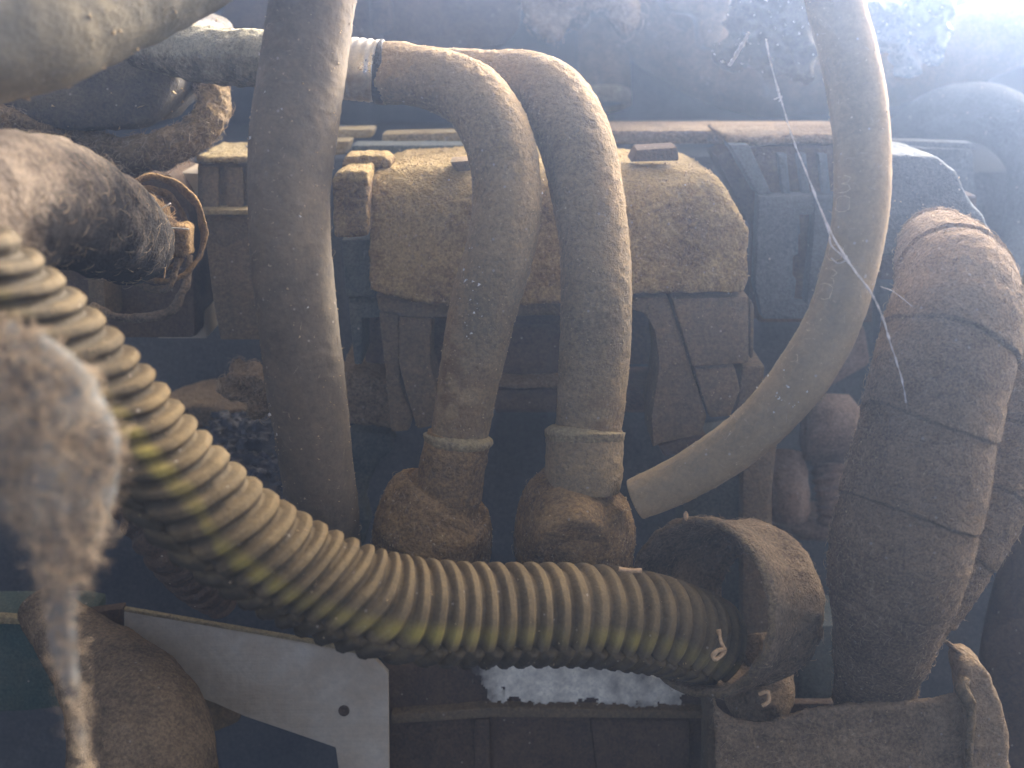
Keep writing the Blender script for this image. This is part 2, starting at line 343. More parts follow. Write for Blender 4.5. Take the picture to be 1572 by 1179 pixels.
# ================================================================== ENGINE BLOCK BEHIND EVERYTHING
T = thing('engine_block', 'dark grimy engine block filling the gaps behind the hoses and connectors', 'engine', W(786, 700, .43))
prism('block_face', [(-300, 250), (1180, 236), (1190, 262), (1950, 262), (1950, 1700), (-300, 1700)], .43, .12, 'void', T, bevel=.004)
prism('top_ledge', rect(930, 200, 1360, 222), .385, .03, 'felt', T, bevel=.0015)
prism('lower_ledge', [(230, 640), (300, 622), (450, 640), (450, 655), (230, 660)], .385, .03, 'felt', T, bevel=.0012, fine=.0009, rough=.0006)
prism('cross_rib', rect(760, 604, 1010, 634), .392, .03, 'dark_plastic', T, bevel=.001)
prism('side_boss', [(1255, 500), (1330, 500), (1340, 560), (1270, 600), (1235, 580)], .40, .02, 'rustbolt', T, bevel=.003)

# ================================================================== UPPER BACKGROUND
T = thing('thick_heater_hose', 'thick out of focus dusty hose crossing the top left corner', 'hose', W(150, 60, .23))
big = tube('hose_body', [(-330, 260, .21, 175), (-120, 110, .215, 165), (60, 50, .22, 165), (205, -20, .235, 168), (330, -92, .25, 165), (460, -190, .27, 165)], 'bigrubber', T, ns=220, nt=80,
     disp=rub(.0005, 120, 3), attrs={'dust': lambda X, s, t: (lambda a: 1.0*blob(a[0], a[1], 0, 30, 150, 70))(pxy(X))})  # pale left end paints the bright sheen of the hose
scatter(big, 120, (.0003, .0011), 'grain', seed=4)
T = thing('blackened_casting', 'dark casting with pale lichen like spots under the thick top left hose', 'engine part', W(180, 120, .34))
cs = prism('casting_body', [(20, 60), (150, 45), (260, 20), (312, 50), (276, 96), (262, 150), (225, 196), (170, 204), (90, 205), (-20, 190)], .325, .05, 'casting', T, bevel=.008, fine=.0016, rough=.0012, rsc=90,
      attrs={'dust': lambda x, y, V: 1.0*blob(x, y, 195, 95, 24)+.9*blob(x, y, 90, 138, 26)+.8*blob(x, y, 40, 140, 24)-.25})
scatter(cs, 60, (.0005, .0016), 'grain', seed=6)
T = thing('upper_casting', 'smooth dark grey casting behind the top of the left hose', 'engine part', W(650, 20, .50))
prism('casting_plate', [(360, -60), (800, -60), (800, 44), (776, 72), (700, 84), (560, 76), (430, 60), (360, 74), (330, 40)], .455, .07, 'dark_plastic', T, bevel=.006)
prism('casting_rib', [(560, -60), (592, -60), (604, 50), (570, 60)], .448, .02, 'dark_plastic', T, bevel=.004)
T = thing('hanging_dirt_clump', 'ragged clump of dirt hanging at the top centre above the right metal pipe', 'dirt clump', W(880, 20, .42))
cl = prism('clump_body', [(795, -40), (990, -40), (978, 20), (962, 60), (948, 44), (930, 12), (900, 26), (872, 42), (858, 60), (842, 44), (826, 62), (812, 30)], .42, .03, 'felt', T, bevel=.004, fine=.0013, rough=.0045, rsc=110)
scatter(cl, 260, (.00010, .00022), 'fibre', mode='fibre', name='lint_fibres', length=(.003, .010), lift=1.0)
T = thing('cylindrical_canister', 'blurred small canister hanging behind the right metal pipe', 'canister', W(928, 110, .47))
lathe('canister_body', cpt(926, 38, .47), (0.02, -1, 0), [(0, .002), (0, .0105), (.002, .0125), (.034, .0125), (.0365, .010), (.0365, .001)], 'plastic', T)
lathe('end_cap', cpt(926, 142, .468), (0.02, -1, 0), [(0, .0128), (.001, .0133), (.006, .0133), (.007, .010)], 'ledge', T)
T = thing('background_hose', 'large blurred hose sweeping down to the right behind the spider thread', 'hose', W(1100, 90, .46))
tube('hose_body', [(860, -110, .47, 120), (940, -10, .47, 120), (1020, 50, .465, 122), (1100, 96, .46, 122), (1180, 118, .46, 120), (1290, 112, .46, 118), (1420, 90, .46, 118), (1620, 20, .47, 118)], 'plastic', T, ns=160, nt=56, disp=rub(.0006, 90))
T = thing('cast_lug', 'blurred grey metal lug at the top edge left of the spider thread', 'bracket', W(1080, 30, .43))
prism('lug_body', [(1010, -50), (1130, -50), (1122, 10), (1104, 60), (1094, 82), (1078, 72), (1072, 24), (1030, 18), (1012, 2)], .43, .02, 'plastic', T, bevel=.004, fine=.0015, rough=.001, rsc=90)
for nm, lab, poly, dd, sd in (
  ('plastic_scrap', 'crumpled cloudy plastic scrap where the spider thread begins', [(1140, -30), (1250, -30), (1262, 60), (1250, 118), (1220, 128), (1196, 108), (1172, 104), (1152, 92), (1124, 106), (1114, 84), (1132, 50)], .375, 11),
  ('plastic_scrap', 'crumpled glinting plastic scrap in the bright upper right corner', [(1330, -20), (1470, -30), (1462, 40), (1440, 92), (1412, 100), (1398, 118), (1380, 112), (1378, 74), (1330, 66), (1322, 30)], .40, 12)):
    T = thing(nm, lab, 'plastic scrap', W(poly[3][0], poly[3][1], dd))
    o = prism('film', poly, dd, .012, 'paleplastic' if sd == 12 else 'casting', T, bevel=.002, fine=.0011, rough=.0042, rsc=150)
    scatter(o, 90, (.0003, .0014), 'grain_w', seed=sd, name='dirt_flecks')

# ================================================================== LEFT CONNECTOR BOX
T = thing('left_connector', 'narrow grey ribbed connector block left of the big black hose', 'connector', W(345, 380, .345))
prism('lower_panel', [(310, 331), (396, 331), (402, 522), (338, 522), (328, 470)], .345, .035, 'plastic', T)
prism('upper_panel', rect(303, 252, 396, 322), .348, .03, 'plastic', T, bevel=.0006)
for x in (309, 347, 379): prism('rib', [(x, 256), (x+(26 if x < 370 else 18), 256), (x+(27 if x < 370 else 18), 320), (x+2, 320)], .3455, .003, 'plastic', T, bevel=.0005)
prism('ledge', rect(305, 322, 398, 330), .341, .036, 'ledge', T, bevel=.0005)
prism('top_lip', rect(299, 240, 398, 252), .344, .034, 'ledge', T, bevel=.0006, fine=.0008, rough=.0004)
scatter(T.children[0], 90, (.0002, .0006), 'grain', T, seed=3)
T = thing('grey_bracket', 'pale grey metal bracket between the clip ring and the left connector', 'bracket', W(275, 300, .362))
prism('plate', [(225, 262), (304, 266), (306, 330), (296, 345), (318, 520), (240, 520), (262, 300)], .362, .02, 'steel', T, bevel=.001)

# ================================================================== MAIN COVERED CONNECTOR
T = thing('ignition_module', 'big block connector with a thick crust of tan dust on its sloping cover', 'connector', W(830, 450, .33))
def slope(V):
    px, py = pxy(V); a = np.clip((335-py)/95, 0, 1); V = V.copy(); V[:, 2] -= a*a*.010
    b = np.clip((px-1085)/70, 0, 1); V[:, 2] -= b*b*.004
    V[:, 2] += .0025*blob(px, py, 1040, 470, 70, 30)*0
    return V
def cov(x, y, V):
    d = .55*np.clip((300-y)/40, 0, 1) + .35*blob(x, y, 650, 380, 70, 60) + .25*blob(x, y, 640, 290, 90, 60) - .25*blob(x, y, 1090, 360, 70, 50) - .2*blob(x, y, 580, 400, 18, 90) - .3*blob(x, y, 690, 440, 90, 20) + .2*blob(x, y, 990, 330, 40, 30) - .25*blob(x, y, 1040, 400, 40, 30)
    return d
cover = prism('cover', [(567, 448), (564, 272), (572, 256), (600, 246), (720, 240), (900, 240), (1085, 252), (1108, 266), (1135, 318), (1154, 352), (1153, 438), (1141, 450), (975, 453), (930, 468), (700, 470), (640, 466), (600, 456)], .326, .040, 'crust', T,
              bevel=.0026, fine=.0006, rough=.00045, rsc=480, warp=slope, attrs={'dust': cov})
scatter(cover, 2600, (.0002, .0009), 'grain', seed=5)
scatter(cover, 26, (.0005, .0011), 'grain_w', seed=15, name='pale_grit')
scatter(cover, 220, (.00005, .00011), 'fibre', mode='fibre', name='lint_fibres', length=(.001, .004), lift=.3)
lug = prism('side_lug', [(508, 276), (520, 263), (567, 261), (566, 364), (512, 366)], .3215, .022, 'crust', T, bevel=.0016, fine=.0007, rough=.0004, rsc=420, attrs={'dust': lambda x, y, V: .6*np.clip((282-y)/10, 0, 1)-.3})
prism('latch_tab', [(524, 259), (528, 239), (590, 237), (603, 248), (598, 260)], .335, .012, 'crust', T, bevel=.001, fine=.0007, rough=.0004, rsc=400, attrs={'dust': lambda x, y, V: .5*np.clip((243-y)/4, 0, 1)-.3})
prism('latch_tab', [(968, 249), (978, 230), (1040, 226), (1043, 247)], .333, .012, 'dark_plastic', T, bevel=.0008)
prism('small_tab', [(690, 248), (722, 246), (724, 262), (700, 264)], .327, .01, 'plastic', T, bevel=.0008)
prism('rear_rail', [(586, 206), (730, 202), (1060, 206), (1064, 218), (700, 222), (586, 222)], .385, .012, 'ledge', T, bevel=.001)
prism('rear_rail', [(500, 200), (574, 198), (570, 212), (500, 214)], .39, .012, 'ledge', T, bevel=.001)
prism('rear_rail', [(500, 218), (538, 216), (532, 236), (500, 240)], .38, .012, 'ledge', T, bevel=.001)
prism('rear_strip', rect(540, 223, 900, 238), .372, .012, 'teal', T, bevel=.0008)
prism('housing', rect(560, 440, 1140, 560), .362, .03, 'dark_plastic', T, bevel=.001)
prism('rim', [(575, 452), (640, 464), (970, 458), (970, 484), (640, 490), (580, 478)], .3315, .02, 'plastic', T, bevel=.0012, fine=.0009, rough=.0003)
prism('left_leg', [(581, 480), (612, 484), (614, 590), (634, 642), (628, 662), (600, 664), (590, 560)], .336, .02, 'plastic', T, bevel=.001)
prism('left_leg', [(612, 486), (664, 488), (662, 520), (661, 560), (672, 600), (664, 655), (640, 660), (622, 600), (612, 560)], .333, .018, 'plastic', T, bevel=.0012)
prism('inner_panel', [(664, 500), (676, 490), (860, 492), (860, 578), (690, 578), (664, 560)], .352, .01, 'dark_plastic', T, bevel=.001)
prism('inner_block', rect(700, 500, 846, 566), .3505, .004, 'dark_plastic', T, bevel=.001)
prism('lower_rail', rect(762, 584, 864, 598), .346, .014, 'felt', T, bevel=.001, fine=.0009, rough=.0004)
prism('lower_beam', rect(700, 599, 1010, 630), .350, .02, 'dark_plastic', T, bevel=.001)
prism('right_arm', [(968, 456), (1026, 456), (1086, 640), (1078, 668), (1014, 682), (1002, 690), (1000, 640), (1012, 560), (1006, 510), (990, 482), (968, 476)], .331, .022, 'plastic', T, bevel=.0014)
prism('right_block', [(1031, 459), (1150, 455), (1150, 558), (1064, 564)], .329, .02, 'plastic', T, bevel=.0011)
prism('right_block_edge', [(1151, 458), (1158, 470), (1157, 548), (1152, 552)], .331, .02, 'plastic', T, bevel=.0006)
prism('lower_block', [(1066, 567), (1128, 563), (1137, 600), (1122, 640), (1090, 642), (1076, 600)], .330, .02, 'plastic', T, bevel=.0011)
prism('lower_wedge', [(1140, 562), (1175, 562), (1170, 610), (1130, 640)], .334, .02, 'plastic', T, bevel=.001)
prism('small_rib', [(1010, 684), (1084, 668), (1090, 690), (1020, 702)], .338, .02, 'dark_plastic', T, bevel=.001)
for ch in list(T.children):
    if ch.name.split('.')[0] in ('right_arm', 'right_block', 'lower_block', 'left_leg', 'side_lug'): scatter(ch, 110, (.00015, .0005), 'grain', T if False else ch, seed=len(ch.name))
T = thing('blue_grey_connector', 'slim blue grey connector column between the left hose and the dusty module', 'connector', W(550, 450, .338))
prism('upper_body', [(524, 368), (570, 368), (574, 455), (531, 456)], .338, .02, 'teal', T)
prism('lower_body', [(534, 457), (583, 457), (588, 487), (556, 490), (556, 560), (544, 560)], .341, .02, 'teal', T)
prism('foot', [(520, 566), (600, 586), (618, 624), (622, 660), (530, 652)], .350, .03, 'felt', T, fine=.001, rough=.0006)
T = thing('worn_teal_plate', 'worn blue grey plate beside the left banjo fitting', 'plate', W(565, 730, .365))
prism('plate', [(532, 664), (600, 664), (604, 690), (575, 720), (556, 770), (566, 800), (556, 850), (532, 850)], .365, .01, 'teal', T, fine=.0012, rough=.0008)

# ================================================================== RIGHT CONNECTOR BOXES
T = thing('slotted_connector', 'blue grey connector box with a jagged vertical slot behind the right hose', 'connector', W(1220, 380, .35))
prism('front_left_panel', [(1166, 302), (1250, 300), (1250, 330), (1228, 330), (1229, 358), (1226, 362), (1226, 390), (1218, 394), (1217, 422), (1223, 430), (1219, 466), (1248, 470), (1248, 490), (1172, 490), (1160, 440)], .348, .008, 'slate', T, bevel=.0007)
prism('front_right_panel', [(1251, 300), (1345, 300), (1330, 492), (1249, 492), (1239, 465), (1246, 400), (1251, 335)], .3485, .008, 'slate', T, bevel=.0007)
prism('back_panel', rect(1165, 305, 1340, 495), .366, .02, 'dark_plastic', T)
prism('upper_panel', [(1128, 226), (1345, 222), (1345, 298), (1184, 299)], .356, .03, 'dark_plastic', T)
prism('rib', [(1120, 222), (1150, 222), (1186, 299), (1164, 300)], .350, .012, 'slate', T)
for x in (1200, 1230, 1262, 1296): prism('rib', [(x-6, 236), (x+8, 236), (x+14, 298), (x+2, 298)], .352, .004, 'slate', T, bevel=.0006)
prism('top_lip', [(1108, 208), (1350, 206), (1350, 222), (1120, 224)], .354, .03, 'felt', T, fine=.001, rough=.0005)
prism('inner_wall', [(1100, 240), (1122, 228), (1162, 300), (1164, 490), (1156, 490), (1152, 350)], .372, .02, 'dark_plastic', T)
T = thing('hooded_cap', 'hazy grey hooded cap arching over the top of the tape wrapped harness', 'cap', W(1440, 310, .335))
o = prism('hood', [(1350, 236), (1420, 238), (1448, 244), (1472, 268), (1490, 306), (1512, 332), (1521, 362), (1510, 402), (1496, 398), (1500, 356), (1480, 340), (1440, 334), (1412, 342), (1394, 362), (1384, 392), (1350, 396)], .332, .035, 'slate', T, bevel=.003, fine=.0011, rough=.0004)
scatter(o, 60, (.0002, .0007), 'grain', seed=8)
prism('hood_lining', rect(1352, 300, 1500, 430), .372, .01, 'dark_plastic', T)
T = thing('far_right_box', 'hazy box with a pale top edge behind the hooded cap', 'box', W(1440, 250, .40))
prism('box_body', [(1350, 224), (1496, 228), (1502, 320), (1502, 560), (1350, 560)], .40, .01, 'slate', T, bevel=.003)
prism('top_edge', [(1350, 214), (1494, 219), (1502, 230), (1350, 223)], .394, .006, 'slate', T, bevel=.001)
T = thing('far_right_hose', 'blurred hose curving down at the far right edge', 'hose', W(1540, 200, .40))
tube('hose_body', [(1380, 230, .46, 90), (1450, 180, .44, 90), (1530, 180, .42, 90), (1585, 240, .41, 80), (1572, 340, .40, 56), (1540, 430, .39, 46), (1515, 520, .39, 44)], 'slate', T, ns=120, nt=40)
T = thing('far_right_pipe', 'blurred dark pipe beyond the curving hose at the right frame edge', 'pipe', W(1590, 400, .42))
tube('pipe_body', [(1620, 120, .43, 60), (1620, 300, .43, 60), (1590, 460, .42, 60), (1575, 620, .42, 60)], 'hose_grey', T, ns=60, nt=30)

# ================================================================== LEFT SOCKET, ELBOW, FUZZY LOOP
T = thing('round_socket', 'square dark socket with a round clip ring stuffed with straw and dust', 'socket', W(220, 400, .34))
prism('socket_wall', [(60, 240), (200, 258), (262, 268), (284, 300), (296, 360), (300, 520), (60, 520)], .352, .03, 'dark_plastic', T, bevel=.002)
prism('left_post', [(128, 388), (158, 388), (164, 500), (138, 500)], .338, .02, 'plastic', T, bevel=.002)
rc = cpt(240, 354, .318)
lathe('clip_ring', rc, (.55, .05, .8), [(0, .0172), (.0008, .0178), (.004, .0178), (.005, .0170), (.004, .0160), (.001, .0160)], 'brown_crust', T, sq=(1, .86), rough=.0006, closed=True)
lathe('inner_ring', cpt(228, 356, .318), (.55, .05, .8), [(0, .0140), (.0008, .0146), (.003, .0146), (.004, .0138), (.003, .0128), (.001, .0128)], 'brown_crust', T, sq=(1, .86), rough=.0006, closed=True)
ln = lathe('dirt_plug', cpt(222, 358, .322), (.55, .05, .8), [(0, .0128), (.002, .010), (.003, .006), (.003, .0005)], 'brown_crust', T, sq=(1, .86), rough=.0012)
scatter(ln, 160, (.00010, .00022), 'straw', mode='fibre', name='straw_bits', length=(.002, .008), lift=.8, front=False)
prism('clip_block', [(252, 350), (280, 346), (290, 352), (288, 398), (254, 402)], .312, .008, 'brown_crust', T, bevel=.001, fine=.0008, rough=.0005)
tube('lower_lip', [(292, 392, .335, 12), (284, 440, .333, 13), (262, 478, .332, 14), (222, 488, .332, 15), (178, 486, .332, 14), (140, 470, .332, 13)], 'felt', T, ns=80, nt=20, disp=rub(.0006, 300))
tube('clip_wire', [(190, 418, .318, 8), (214, 436, .316, 12), (240, 444, .315, 12), (262, 438, .315, 10), (270, 412, .316, 9), (272, 396, .317, 9)], 'felt', T, ns=80, nt=16, disp=rub(.0004, 400))
for i, (a, b) in enumerate([((186, 352, .304), (262, 312, .302)), ((175, 362, .305), (196, 338, .304)), ((252, 350, .301), (252, 428, .302)), ((240, 348, .303), (290, 352, .302)), ((210, 305, .303), (224, 330, .302))]):
    mid = tuple((a[k]+b[k])/2+(3 if k == 0 else 0) for k in range(3)); strand('straw_stalk', [a, mid, b], 'straw' if i in (2, 4) else 'web', T, r=.00022 if i != 4 else .0006, ns=20, nt=5)
T = thing('elbow_hose', 'out of focus dusty elbow hose running into the straw filled clip ring', 'hose', W(80, 330, .2))
el = tube('elbow_body', [(-200, 420, .20, 260), (-70, 350, .212, 245), (20, 310, .225, 215), (95, 314, .25, 188), (150, 340, .27, 166), (188, 362, .29, 145), (204, 372, .312, 118)], 'elbow', T, ns=200, nt=80, disp=rub(.0012, 110),
     attrs={'dust': lambda X, s, t: (lambda a: 1.1*blob(a[0], a[1], -5, 310, 70, 130)-.35*blob(a[0], a[1], 120, 380, 70, 70))(pxy(X))})  # dust plus painted light at left; darker blob paints shading beside it
scatter(el, 420, (.00005, .00012), 'fibre', mode='fibre', name='lint_fibres', length=(.002, .006), lift=.6)
T = thing('fuzzy_hose_loop', 'thin dust furred hose looping below the spotted casting', 'hose', W(200, 230, .34))
lp = tube('hose_body', [(-40, 170, .32, 50), (60, 205, .33, 50), (130, 222, .335, 52), (185, 238, .335, 54), (245, 232, .335, 56), (300, 205, .337, 54), (328, 165, .34, 50), (322, 128, .345, 46), (290, 100, .355, 44), (240, 78, .37, 42)], 'tanfelt', T, ns=260, nt=56, disp=rub(.0009, 300))
scatter(lp, 1500, (.00007, .00015), 'fibre', mode='fibre', name='lint_fibres', length=(.0015, .005), lift=.8)
T = thing('lint_tuft', 'matted brown lint tuft caught against the left hose', 'lint', W(372, 605, .33))
lt = prism('tuft', [(330, 590), (352, 572), (385, 574), (408, 584), (414, 640), (392, 642), (376, 622), (352, 612), (330, 602)], .335, .012, 'felt', T, bevel=.003, fine=.0009, rough=.0026, rsc=240)
scatter(lt, 420, (.00006, .00013), 'fibre', mode='fibre', name='lint_fibres', length=(.002, .006), lift=1.0)
T = thing('sealant_patch', 'patch of wet glossy black sealant between the corrugated conduit and left hose', 'sealant', W(385, 690, .36))
prism('sealant', [(318, 648), (440, 650), (450, 800), (420, 790), (380, 740), (330, 690)], .345, .01, 'bitumen', T, tilt=lambda x, y: (800-y)*.00016, bevel=.001, fine=.0007, rough=.0017, rsc=420)
# ================================================================== BOTTOM: PLATES AND BLOCKS
T = thing('steel_bracket', 'bare grey steel bracket plate slanting below the corrugated conduit', 'bracket', W(400, 1050, .335))
prism('bracket_plate', [(190, 938), (300, 956), (480, 988), (572, 1008), (596, 1034), (598, 1260), (530, 1260), (515, 1148), (440, 1122), (375, 1100), (330, 1080), (250, 1050), (190, 1040)], .335, .0022, 'steel', T, bevel=.0005,
      attrs={'dust': lambda x, y, V: .7*blob(x, y, 470, 1010, 60, 40)+.5*blob(x, y, 580, 1100, 14, 90)+.3*blob(x, y, 250, 960, 60, 14)})
prism('top_flange', [(190, 934), (480, 984), (560, 1002), (560, 1007), (480, 989), (190, 939)], .3335, .0016, 'ledge', T, bevel=.0003)
prism('folded_side', [(128, 942), (188, 934), (189, 1040), (150, 1030)], .3362, .004, 'dark_plastic', T, bevel=.0006)
lathe('bolt_hole', cpt(528, 1091, .3350), (0, 0, 1), [(.0002, .0001), (.0003, .0012), (.0006, .0016), (.0001, .0019)], 'dark_plastic', T, nt=28)  # flat dark disc painted as the shade inside a hole
T = thing('ribbed_base_block', 'dark ribbed base block with a scraped white paint patch under the conduit', 'block', W(840, 1100, .35))
prism('block_body', [(585, 1020), (1098, 1020), (1098, 1280), (585, 1280)], .350, .04, 'dark_plastic', T, bevel=.002, fine=.0013, rough=.0006, rsc=120)
prism('step', [(600, 1098), (760, 1086), (1090, 1092), (1090, 1104), (760, 1102), (600, 1112)], .3465, .01, 'plastic', T, bevel=.0008)
prism('rib', [(728, 1106), (752, 1104), (752, 1280), (728, 1280)], .3468, .01, 'dark_plastic', T, bevel=.001)
prism('rib', [(905, 1106), (1060, 1106), (1060, 1280), (930, 1280)], .3472, .01, 'dark_plastic', T, bevel=.002)
r_ = np.random.default_rng(3); top = []; bot = []
for x in np.linspace(724, 1052, 120): top.append((x, 1020 + r_.uniform(-3, 2) + max(0, (x-960))*.45*.9)); bot.append((x, 1084 + r_.uniform(-7, 5) - 3*math.sin((x-724)/60)))
wp_ = prism('white_paint_patch', top + bot[::-1], .3469, .0012, 'palepaint', T, bevel=0, fine=.0007, attrs={'dust': lambda x, y, V: .9*np.clip((775-x)/50, 0, 1)+.25*np.clip((y-1076)/8, 0, 1)}, label='scraped greenish white paint patch')
bm = bmesh.new(); bm.from_mesh(wp_.data); r0 = rootloc(wp_); kill = []           # paint flaked off round the edges and in spots
for f in bm.faces:
    c = np.array(f.calc_center_median())+r0; x, y = pix(c[None]); x, y = float(x[0]), float(y[0]); lowy = 1082-2*math.sin((x-724)/60)
    e = min((x-722)/34, (lowy-y)/16, (1054-x)/24, 1.0); nz = float(fbm(c[None], 330, 77, 4)[0])
    if nz > e*1.35-.25+(.0 if x > 800 else -.3): kill.append(f)
bmesh.ops.delete(bm, geom=kill, context='FACES'); bm.to_mesh(wp_.data); bm.free()
prism('end_wall', [(1086, 1062), (1104, 1060), (1106, 1280), (1086, 1280)], .338, .02, 'plastic', T, bevel=.001)
T = thing('green_plate', 'dull green plate with a tan top edge in the lower left corner', 'plate', W(40, 1010, .335))
prism('plate', [(-120, 958), (100, 956), (130, 962), (126, 1082), (40, 1092), (-120, 1098)], .337, .02, 'green', T, bevel=.001)
prism('plate_edge', [(-120, 950), (0, 947), (60, 952), (130, 956), (130, 962), (60, 959), (-120, 958)], .334, .003, 'ledge', T, bevel=.0005)
T = thing('dark_hose_end', 'dark brown rounded hose end in front of the steel bracket at bottom left', 'hose', W(215, 1110, .3))
tube('hose_body', [(60, 930, .335, 70), (120, 990, .325, 110), (175, 1050, .312, 160), (212, 1120, .30, 205), (225, 1220, .29, 215), (225, 1400, .28, 215)], 'felt', T, ns=160, nt=64, disp=rub(.0006, 160),
     attrs={'dust': lambda X, s, t: -.35+0*s})
T = thing('small_grey_boss', 'small grey boss peeking between the dark hose end and the bracket', 'boss', W(345, 1085, .35))
prism('boss_body', [(300, 1062), (372, 1094), (366, 1112), (330, 1126), (300, 1128)], .346, .02, 'plastic', T, bevel=.003)
T = thing('rear_plate', 'flat dark plate standing behind the round rubber boot', 'plate', W(1100, 800, .37))
prism('left_panel', [(1048, 690), (1136, 676), (1137, 1040), (1048, 1040)], .368, .02, 'teal', T, bevel=.001)
prism('right_panel', [(1140, 676), (1196, 660), (1186, 760), (1190, 1060), (1140, 1060)], .362, .02, 'plastic', T, bevel=.0015)
prism('column', rect(1226, 960, 1300, 1120), .36, .02, 'teal', T, bevel=.0015)
T = thing('threaded_union', 'blurred rusty threaded union with hex nuts behind the right hose', 'pipe fitting', W(1250, 720, .38))
lathe('hex_nut', cpt(1236, 655, .385), (1, -.05, .1), [(0, .004), (0, .0125), (.001, .0135), (.016, .0135), (.017, .0125), (.020, .009), (.028, .008)], 'rustbolt', T, nt=6)
tube('barrel', [(1212, 694, .392, 46), (1208, 730, .39, 62), (1212, 775, .388, 62), (1214, 800, .388, 50)], 'rustbolt', T, ns=50, nt=40, disp=rub(.0004))
tube('barrel', [(1268, 694, .392, 40), (1272, 720, .392, 50), (1280, 765, .39, 54), (1282, 806, .39, 50)], 'rustbolt', T, ns=50, nt=40, disp=lambda X, s, t: .0006*np.sin(s*1900))
tube('neck', [(1200, 790, .395, 30), (1250, 812, .395, 34), (1330, 815, .395, 30)], 'rustbolt', T, ns=40, nt=30)
prism('mount_shelf', rect(1180, 805, 1340, 830), .40, .02, 'dark_plastic', T)

# ================================================================== BOTTOM RIGHT POCKET
T = thing('plastic_trough', 'grimy plastic trough with a ragged upper rim at the bottom right', 'trough', W(1300, 1120, .295))
front = [(1096, 1072), (1104, 1092), (1124, 1106), (1150, 1114), (1182, 1114), (1212, 1104), (1240, 1096), (1300, 1086), (1380, 1082), (1440, 1078), (1462, 1070), (1476, 1072), (1482, 1090), (1484, 1290), (1104, 1290)]
pf = prism('front_wall', front, .292, .0028, 'felt', T, bevel=.0006, fine=.0007, rough=.0005, rsc=260, attrs={'dust': lambda x, y, V: .8*np.clip(((1092+18*blob(x, y, 1160, 1100, 50, 900)-10*(x > 1400))-y)/10, 0, .8)-.35*blob(x, y, 1400, 1125, 60, 30)})
scatter(pf, 260, (.00005, .00012), 'fibre', mode='fibre', name='lint_fibres', length=(.001, .004), lift=.6, up=1.0)
scatter(pf, 120, (.0002, .0006), 'grain', seed=9)
pp = prism('corner_post', [(1486, 1098), (1482, 1060), (1476, 1040), (1484, 1022), (1504, 1020), (1522, 1040), (1530, 1062), (1544, 1090), (1552, 1130), (1558, 1290), (1488, 1290)], .288, .012, 'felt', T, bevel=.002, fine=.0008, rough=.0004, attrs={'dust': lambda x, y, V: .3+0*x})
prism('back_wall', rect(1100, 1080, 1500, 1290), .335, .003, 'dark_plastic', T)
tube('rim_bead', [(1480, 1040, .286, 16), (1476, 1056, .285, 22), (1484, 1072, .285, 20), (1490, 1092, .286, 14), (1488, 1180, .286, 10)], 'tanfelt', T, ns=60, nt=24, disp=rub(.0003, 500))
strand('edge_wire', [(1424, 972, .30), (1450, 984, .298), (1474, 1004, .294), (1500, 1032, .29)], 'felt', T, r=.0007, nt=10, wob=.0002)
T = thing('rubber_foot_block', 'dark rounded stub between the boot and the trough rim', 'stub', W(1160, 1060, .32))
tube('stub_body', [(1150, 980, .335, 110), (1162, 1040, .33, 112), (1168, 1085, .325, 100), (1170, 1104, .325, 60)], 'felt', T, ns=80, nt=48, disp=rub(.0005))

# ================================================================== RUBBER BOOT
T = thing('rubber_boot', 'brown furry rubber boot with a round mouth swallowing the conduit end', 'rubber boot', W(1100, 930, .3))
bc = cpt(1070, 930, .298); ax = (.72, -.10, -.68); q = K*.298
R0 = 135*q
bt = lathe('boot_wall', bc, ax, [(.0, R0-.0022), (-.0006, R0-.0012), (0, R0), (.003, R0+.0004), (.008, R0-.0002), (.014, R0-.0008), (.018, R0-.0022), (.021, R0-.0016), (.025, R0-.0002), (.030, R0-.0008), (.034, R0-.0034), (.037, R0-.009), (.0365, R0-.0105), (.033, R0-.0055), (.028, R0-.0032), (.02, R0-.0032), (.01, R0-.0024)], 'felt', T, nt=140, rough=.0006, closed=True)
scatter(bt, 1300, (.00005, .00012), 'fibre', mode='fibre', name='lint_fibres', length=(.001, .004), lift=.7, front=False)
scatter(bt, 260, (.0002, .0006), 'grain', seed=19, front=False)
lathe('mouth_rim', bc, ax, [(-.0009, R0-.0016), (-.0012, R0-.0009), (-.0008, R0-.0001), (.0003, R0+.0003)], 'tanfelt', T, nt=140, rough=.0006)

# ================================================================== HOSES AND PIPES
T = thing('left_rubber_hose', 'thick brown grey rubber hose running straight down left of centre', 'hose', W(460, 300, .272))
h1 = tube('hose_body', [(500, -160, .268, 128), (484, -20, .27, 128), (466, 100, .272, 131), (451, 200, .273, 132), (444, 300, .274, 124), (448, 400, .276, 125), (459, 500, .279, 123), (471, 600, .284, 119), (484, 700, .292, 113), (497, 800, .303, 107), (503, 850, .31, 104), (506, 880, .315, 102)], 'rubber_brown', T, ns=420, nt=96,
     disp=lambda X, s, t: fbm(X, 60, 2, 2)*.0003+fbm(X, 500, 4, 3)*.00013, attrs={'dust': lambda X, s, t: (lambda a: .25*blob(a[0], a[1], 430, 260, 60, 120)-.2*blob(a[0], a[1], 500, 230, 30, 120)+.1)(pxy(X))})
scatter(h1, 500, (.00015, .0006), 'grain', seed=21); scatter(h1, 14, (.0006, .0012), 'grain_w', seed=22, name='pale_grit')
scatter(h1, 120, (.00005, .0001), 'fibre', mode='fibre', name='lint_fibres', length=(.0008, .003), lift=.5)

